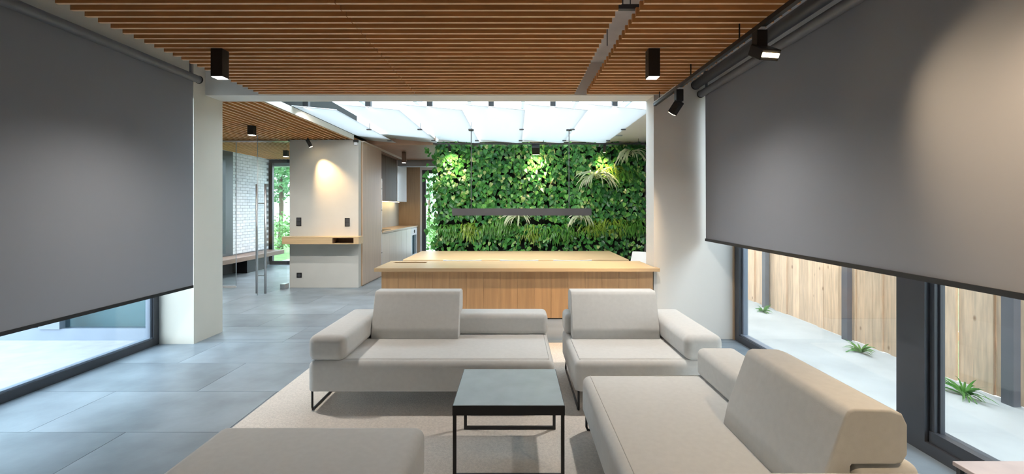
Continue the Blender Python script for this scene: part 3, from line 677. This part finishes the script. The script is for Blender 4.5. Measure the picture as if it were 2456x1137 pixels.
for i in range(70):   # vines hanging past the left edge and over the top
    X = LR.uniform(-2.02, -1.75) if i < 50 else LR.uniform(-1.6, 2.4); Z = LR.uniform(0.7, 2.98) if i < 50 else LR.uniform(3.0, 3.10)
    leaves.append((10.5, leaf_matrix(LR, Vector((X, LR.uniform(10.45, 10.62), Z)), LR.uniform(.07, .12)), 0 if i < 50 else 2))
leaves.sort(key=lambda l: l[0] if l[1].translation.z > 0.75 else 99)
lm = []
for mi in range(4):
    me = bpy.data.meshes.new('leaf'); me.from_pydata(heart(), [], HF); me.materials.append(LEAF[mi])
    for p in me.polygons: p.use_smooth = True
    lm.append(me)
for dep, mtx, mi in leaves[:300]:
    o = bpy.data.objects.new('leaf', lm[mi]); C.objects.link(o); o.parent = lw
    o.matrix_local = Matrix.Translation(-wloc(lw)) @ mtx
vs, fs, ms = [], [], []
for dep, mtx, mi in leaves[300:]:
    k = len(vs); vs += [mtx @ Vector(c) for c in heart()]
    for f in HF: fs.append(tuple(k + a for a in f)); ms.append(mi)
me = bpy.data.meshes.new('foliage'); me.from_pydata([v - wloc(lw) for v in vs], [], fs)
for m in LEAF: me.materials.append(m)
for p, mi in zip(me.polygons, ms): p.material_index = mi; p.use_smooth = True
o = bpy.data.objects.new('foliage', me); C.objects.link(o); o.parent = lw; o['kind'] = 'stuff'
YG = 10.40
for px, py, L, n, lb in ((1432, 425, 0.62, 34, 'large spider plant lit warm under the third track spot'), (1512, 372, 0.50, 26, 'shaded spider plant at the top corner of the living wall beside the white wall'), (1243, 522, 0.42, 26, 'spider plant hanging just below the middle of the pendant bar'), (1390, 522, 0.44, 26, 'spider plant hanging below the end of the pendant bar')):
    b = B(); strips(b, (PX(px, YG), YG - 0.06, PZ(py, YG)), n, L * 1.05, 0.036, 0.55, 1.3, 0.9, out=(0, -1, 0), rnd=LR, jit=(0.04, 0.03, 0.05))
    tag(b.build('spider_plant', M['spider']), lb, 'plant', 'spider plants on the living wall')
ferns = [(1075, 555, 0.5, 0), (1125, 552, 0.5, 1), (1175, 545, 0.55, 0), (1215, 540, 0.55, 0), (1275, 556, 0.5, 1), (1320, 556, 0.5, 0), (1362, 556, 0.5, 0), (1425, 540, 0.62, 1), (1475, 540, 0.55, 1), (1520, 545, 0.5, 0), (1462, 408, 0.55, 1), (1500, 418, 0.5, 0)]
flb = ['first fern from the kitchen door in the low row of the living wall', 'second fern from the kitchen door in the low row, yellowish', 'third fern from the kitchen door in the low row of the living wall', 'fourth fern from the kitchen door, next to the middle spider plant', 'fifth fern from the kitchen door in the low row, yellowish green', 'sixth fern from the kitchen door in the low row of the living wall', 'seventh fern from the kitchen door, before the end of the pendant bar', 'eighth fern from the kitchen door, bright green with long fronds', 'ninth fern from the kitchen door, bright green near the white wall', 'last fern of the low row on the living wall beside the white wall', 'yellow lit fern beside the large spider plant', 'shaded fern high on the living wall near the white wall']
for (px, py, L, yl), lb in zip(ferns, flb):
    b = B(); strips(b, (PX(px, YG), YG + 0.13, PZ(py, YG)), 95, L * 0.66, 0.026, 0.75, 1.2, 0.55, out=(0, -1, 0), rnd=LR, jit=(0.17, 0.05, 0.13))
    tag(b.build('hanging_fern', M['fern_y' if yl else 'fern']), lb, 'fern', 'ferns on the living wall')
# light track before the living wall
t = thing('light_track', 'thin black light track in front of the top of the living wall', 'light track', (0.5, 10.0, 2.95))
B().box((-1.72, 9.985, 2.945), (2.91, 10.015, 2.975)).build('rail', M['black'], t)
for x in (-1.2, 0.6, 2.6): B().tube([(x, 10.0, 2.975), (x, 10.0, 3.03 if x < 1.9 else Z_D)], 0.006, 6).build('rod', M['black'], t)
for px, w, L, tx, tz, lb in ((1077, 0.05, 0.13, -1.35, 2.45, 'first track spot from the kitchen side, glowing on the living wall'), (1285, 0.16, 0.16, 0.50, 2.35, 'wide middle track spot glowing on the living wall'), (1450, 0.06, 0.13, 1.95, 2.25, 'third track spot from the kitchen side, above the large spider plant')):
    spotlight('track_spot', (PX(px, 10.0), 10.0, 2.945), (tx, 10.55, tz), lb, 'track spots on the living wall', w=w, L=L, energy=E_GREEN, ang=85, stem=0.04)

# ------------------------------------------------------------------ dining table, chairs, pendant
t = thing('dining_table', 'large oak dining table in front of the living wall', 'table', (0.015, 8.7, 0))
B().box((-1.86, 7.88, 0.722), (1.89, 9.50, 0.75), 0.002, 1).build('table_top', M['oak_top'], t)
B().box((-1.84, 7.90, 0.700), (1.87, 9.48, 0.722)).build('underframe', M['black'], t)
for sx in (-1.6, 1.63):
    for sy in (8.05, 9.33): B().box((sx - .04, sy - .04, 0), (sx + .04, sy + .04, 0.70)).build('leg', M['black'], t)
def shell_chair(x, y, rz, lb, h=0.805):
    t = thing('dining_chair', lb, 'chair', (x, y, 0), rz, 'white dining chairs')
    B().box((-0.29, -0.27, 0.42), (0.29, 0.25, 0.49), 0.03, 3).build('seat', M['chair_white'], t, smooth=True, local=True, wn=True)
    rows_ = []
    b = B()
    for th in (0.0, 0.035):
        rr = []
        for j in range(5):
            z = 0.46 + (h - 0.46) * j / 4
            rr.append([((0.33 - th) * math.sin(a), -0.02 - (0.26 - th) * math.cos(a) - 0.02 * j, z - (0.006 * abs(a) if j == 4 else 0)) for a in [-1.15 + 2.3 * i / 12 for i in range(13)]])
        b.quadstrip(rr)
        if th == 0: r0 = rr
        else: b.quadstrip([r0[-1], rr[-1]])
    b.build('backrest', M['chair_white'], t, smooth=True, local=True)
    for sx in (-1, 1):
        for sy in (-1, 1): B().tube([(sx * .2, sy * .18, .43), (sx * .24, sy * .22, 0)], [.014, .010], 8).build('leg', M['black'], t, local=True)
for x, lb in ((-0.82, 'white shell chair tucked under the dining table, nearest the kitchen'), (0.065, 'white shell chair tucked under the dining table, middle one'), (0.90, 'white shell chair tucked under the dining table, nearest the white wall')): shell_chair(x, 7.62, 0, lb)
shell_chair(2.03, 8.35, math.radians(105), 'white shell chair at the end of the dining table beside the living wall', 0.82)
t = thing('pendant_lamp', 'long grey linear pendant lamp hanging over the dining table', 'lamp', (0.126, 8.7, 1.47))
B().box((-1.145, 8.665, 1.485), (1.397, 8.735, 1.60)).box((-1.145, 8.665, 1.47), (1.397, 8.673, 1.485)).box((-1.145, 8.727, 1.47), (1.397, 8.735, 1.485)).build('bar', plain('pendant_grey', (0.035, 0.034, 0.037), 0.6), t)
B().box((-1.14, 8.675, 1.481), (1.39, 8.725, 1.485)).build('diffuser', M['lamp'], t)
for x in (-0.80, 0.99):
    B().tube([(x, 8.7, 1.60), (x, 8.7, 3.05)], 0.008, 8).build('rod', M['frame'], t)
    B().tube([(x, 8.7, 3.02), (x, 8.7, 3.05)], 0.05, 12).build('canopy', M['frame'], t)

# ------------------------------------------------------------------ island
t = thing('kitchen_island', 'long oak clad island counter in the wall opening behind the sofas', 'counter', (0.03, 6.1, 0))
yn, yb, zt = 5.68, 6.46, 0.885
top = B()
sx0, sx1, sy0, sy1 = -1.60, -1.17, 6.24, 6.36
top.box((-1.684, yn, zt - 0.042), (1.734, 5.812, zt), 0.002, 1)
top.box((-1.684, 5.812, zt - 0.042), (1.694, sy0, zt)).box((-1.684, sy0, zt - 0.042), (sx0, sy1, zt)).box((sx1, sy0, zt - 0.042), (1.694, sy1, zt)).box((-1.684, sy1, zt - 0.042), (1.694, yb, zt))
top.build('worktop', M['oak_top'], t)
B().box((sx0, sy0, zt - 0.10), (sx1, sy1, zt - 0.05)).build('power_slot', M['walnut'], t)
B().box((-1.60, 5.79, 0.272), (1.655, 6.40, zt - 0.105)).build('body', M['oak_tan'], t)
nP = 16; pwid = (1.673 + 1.618) / nP
for i in range(nP):
    a = -1.618 + i * pwid
    B().box((a + 0.0008, 5.76, 0.272), (a + pwid - 0.0008, 5.789, zt - 0.044), 0.0012, 1).build('plank', M['oak'], t)
B().box((-1.618, 5.79, 0.272), (-1.60, 6.40, zt - 0.044)).build('end_panel', M['oak'], t)
B().box((-1.58, 5.775, 0.255), (1.63, 6.38, 0.272)).build('shadow_gap', M['black'], t)
B().box((-1.58, 5.77, 0.0), (1.63, 6.38, 0.255)).build('plinth', M['plinth'], t)

# ------------------------------------------------------------------ light track over the lounge
t = thing('light_track', 'black light track hung along the slats beside the garden window blind', 'light track', (1.71, 3.2, 2.85))
B().box((1.692, 0.7, 2.852), (1.728, 5.815, 2.885)).build('rail', M['black'], t)
B().box((1.686, 5.0, 2.886), (1.692, 5.815, 2.893)).build('cover_strip', M['white'], t)
for yy in (1.7, 3.62, 4.62, 5.62): B().tube([(1.71, yy, 2.885), (1.71, yy, Z_C)], 0.006, 6).build('rod', M['black'], t)
def track_spot(y, target, lb, w=0.075, wl=0.14, energy=E_TRACK, ang=70, linear=False):
    base = Vector((1.71, y, 2.852)); t = thing('track_spot', lb, 'spotlight', base, 0, 'track spots of the lounge')
    B().box((1.695, y - 0.05, 2.838), (1.725, y + 0.05, 2.8515)).build('adapter', M['white'], t)
    up = B().box((1.71 - w / 2, y - w / 2, 2.715), (1.71 + w / 2, y + w / 2, 2.838), 0.004, 1).build('driver_box', M['black'], t)
    piv = Vector((1.71, y, 2.700)); d = (Vector(target) - piv).normalized()
    q = Matrix.Translation(piv) @ d.to_track_quat('Z', 'Y').to_matrix().to_4x4()
    hw = wl / 2 if linear else w / 2
    b = box((-hw, -w / 2, -0.02), (hw, w / 2, 0.125), 0.004, 1); b.bm.transform(q); b.build('head', M['black'], t)
    for k in range(5 if linear else 1):
        if linear: bb = box((-hw + 0.006 + k * (2 * hw - .012) / 5, -0.014, 0.125), (-hw + 0.002 + (k + 1) * (2 * hw - .012) / 5, 0.014, 0.130))
        else: bb = box((-w / 2 + .008, -w / 2 + .008, 0.125), (w / 2 - .008, w / 2 - .008, 0.128))
        bb.bm.transform(q); bb.build('led_lens', M['lamp_warm'], t)
    spot('track_beam', piv + d * 0.145, target, energy, WARM, ang, 1.0, t, 0.03)
track_spot(4.96, (0.75, 5.95, 0.9), 'black track spot tilted toward the island near the white wall', ang=70, energy=190)
track_spot(3.32, (2.05, 1.4, 1.55), 'lit track spot with a bright row of LEDs facing the room', linear=True, ang=85)
track_spot(1.35, (2.31, 1.75, 1.9), 'black track spot shining on the garden window blind', linear=True, ang=95)

track_spot(0.95, (1.45, 1.95, 0.6), 'unseen black track spot added to warm the end of the window sofa', ang=70, energy=45)  # out of view, added to throw warm light on the near sofa end

# ------------------------------------------------------------------ rug and furniture
rug = tag(box((-2.05, 0.4, 0.0), (1.98, 5.63, 0.012), 0.004, 2).build('area_rug', M['rug']), 'cream woven area rug under the seating group', 'rug')
ZR = 0.0125
def sled(b, x, y0, y1, h, r=0.009):
    c = 0.03
    pts = [(x, y0, h), (x, y0, c), (x, y0 + c * .3, c * .3), (x, y0 + c, r), (x, y1 - c, r), (x, y1 - c * .3, c * .3), (x, y1, c), (x, y1, h)]
    b.tube(pts, r, 8)
def soft(b, lo, hi, r, seg, low=0.012):
    """upholstered block: generous radius on top and corners, tight radius along the bottom"""
    b.box(lo, hi)
    bot = [e for e in b.bm.edges if all(abs(v.co.z - lo[2]) < 1e-6 for v in e.verts)]
    rest = [e for e in b.bm.edges if e not in bot]
    bmesh.ops.bevel(b.bm, geom=rest, offset=r, segments=seg, profile=0.5, affect='EDGES')
    bot = [e for e in b.bm.edges if all(abs(v.co.z - lo[2]) < 1e-6 for v in e.verts) and len(e.link_faces) == 2 and e.calc_face_angle(0) > 0.5]
    bmesh.ops.bevel(b.bm, geom=bot, offset=low, segments=2, profile=0.5, affect='EDGES')
    return b
def cushion_profile(s):
    return [(0.0, 0.0), (0.02, 0.10), (0.12, 0.375), (0.135, 0.402), (0.16, 0.412), (0.30, 0.408), (0.345, 0.392), (0.365, 0.35), (0.365, 0.235), (0.345, 0.203), (0.315, 0.196), (0.150, 0.196), (0.145, 0.19), (0.140, 0.0)]
def sofa(name, label, loc, rz, L, D, arm, backD, cushW=0.80, armW=0.30, cat='sofa', back=True, group=None):
    """local frame: length along x, front at -y, arm at x side `arm` (-1 or +1)"""
    t = thing(name, label, cat, (loc[0], loc[1], ZR), rz, group)
    hx, hy = L / 2, D / 2; zs, z0, za = 0.41 - ZR, 0.17 - ZR, 0.605 - ZR
    st = soft(B(), (-hx, -hy, z0), (hx, hy, zs), 0.055, 6).build('seat', M['fabric'], t, smooth=True, local=True, wn=True)
    e = 0.012
    if back: B().tube([(-hx + e, -hy + 0.055, zs + .0005), (hx - 0.04, -hy + 0.055, zs + .0005), (hx - 0.04, hy - e, zs + .0005)] if arm < 0 else [(hx - e, -hy + 0.055, zs + .0005), (-hx + 0.04, -hy + 0.055, zs + .0005), (-hx + 0.04, hy - e, zs + .0005)], 0.0028, 6).build('seam', M['seam'], st, local=True)
    if back:
        ax0, ax1 = (-hx, -hx + armW) if arm < 0 else (hx - armW, hx)
        ar = B().box((ax0, -hy, zs - 0.005), (ax1, hy, za), 0.06, 6).build('armrest', M['fabric'], t, smooth=True, local=True, wn=True)
        bx0, bx1 = (ax1 + 0.003, hx) if arm < 0 else (-hx, ax0 - 0.003)
        B().box((bx0, hy - backD, zs - 0.003), (bx1, hy, za), 0.045, 6).build('low_back', M['fabric'], t, smooth=True, local=True, wn=True)
        c0, c1 = (ax1 + 0.006, ax1 + 0.006 + cushW) if arm < 0 else (ax0 - 0.006 - cushW, ax0 - 0.006)
        pr = [(hy - backD - 0.146 + p[0], zs + 0.002 + p[1]) for p in cushion_profile(1)]
        b = B(); b.prism(pr, 'x', c0, c1)
        es = [ed_ for ed_ in b.bm.edges if abs(ed_.verts[0].co.x - ed_.verts[1].co.x) < 1e-6]
        bmesh.ops.bevel(b.bm, geom=es, offset=0.022, segments=4, profile=0.5, affect='EDGES', clamp_overlap=True)
        cu = b.build('back_cushion', M['fabric'], t, smooth=True, local=True, wn=True)
    b = B(); sled(b, -hx + 0.03, -hy + 0.03, hy - 0.08, z0 + 0.01); b.build('sled_leg', M['black'], t, smooth=True, local=True)
    b = B(); sled(b, hx - 0.03, -hy + 0.03, hy - 0.08, z0 + 0.01); b.build('sled_leg', M['black'], t, smooth=True, local=True)
    return t
# parts of local things keep local coordinates, so the seam of the seat is stored relative to the seat
def fix_subparts():
    for o in list(bpy.data.objects):
        if o.parent and o.parent.type == 'MESH' and o.name.startswith('seam'):
            o.location = o.location - o.parent.location
sofa('lounge_sofa', 'long beige sofa with one armrest and back cushion, facing the coffee table', (-0.655, 4.225), 0, 1.93, 1.05, -1, 0.275)
sofa('lounge_armchair', 'beige single seat lounge chair in front of the island near the white wall', (1.05, 4.225), 0, 1.16, 1.05, 1, 0.275, cat='armchair')
sofa('lounge_sofa', 'beige sofa beside the garden window with its back cushion to the glass', (1.03, 2.475), math.radians(-90), 1.89, 1.10, 1, 0.28)
sofa('ottoman', 'beige armless ottoman at the front edge of the rug', (-1.05, 2.06), 0, 1.12, 1.12, -1, 0.27, cat='ottoman', back=False)
fix_subparts()
t = thing('coffee_table', 'low square coffee table with slate top and black frame', 'table', (-0.037, 3.14, ZR))
x0, x1, y0, y1 = -0.368, 0.294, 2.796, 3.435
dz = 0.04
B().box((x0 + .004, y0 + .004, 0.385 + dz), (x1 - .004, y1 - .004, 0.40 + dz)).build('table_top', M['slate_top'], t)
B().box((x0, y0, 0.382), (x1, y0 + .02, 0.437)).box((x0, y1 - .02, 0.382), (x1, y1, 0.437)).box((x0, y0 + .02, 0.382), (x0 + .02, y1 - .02, 0.437)).box((x1 - .02, y0 + .02, 0.382), (x1, y1 - .02, 0.437)).build('frame', M['black'], t)
for sx in (x0 + .002, x1 - .022):
    for sy in (y0 + .002, y1 - .022): B().box((sx, sy, ZR), (sx + .02, sy + .02, 0.382)).build('leg', M['black'], t)
for sy in (y0 + .002, y1 - .022): B().box((x0 + .022, sy, ZR), (x1 - .022, sy + .02, ZR + .02)).build('runner', M['black'], t)
t = thing('side_table', 'small side table with grey brown top in the corner by the window', 'table', (2.33, 1.96, 0))
B().box((2.07, 1.70, 0.385), (2.60, 2.25, 0.405), 0.002, 1).build('table_top', plain('grey_brown_top', (0.36, 0.30, 0.29), 0.5, var=0.12, scale=5), t)
for sx in (2.08, 2.57):
    for sy in (1.71, 2.22): B().box((sx, sy, 0.0), (sx + .02, sy + .02, 0.385)).build('leg', M['black'], t)
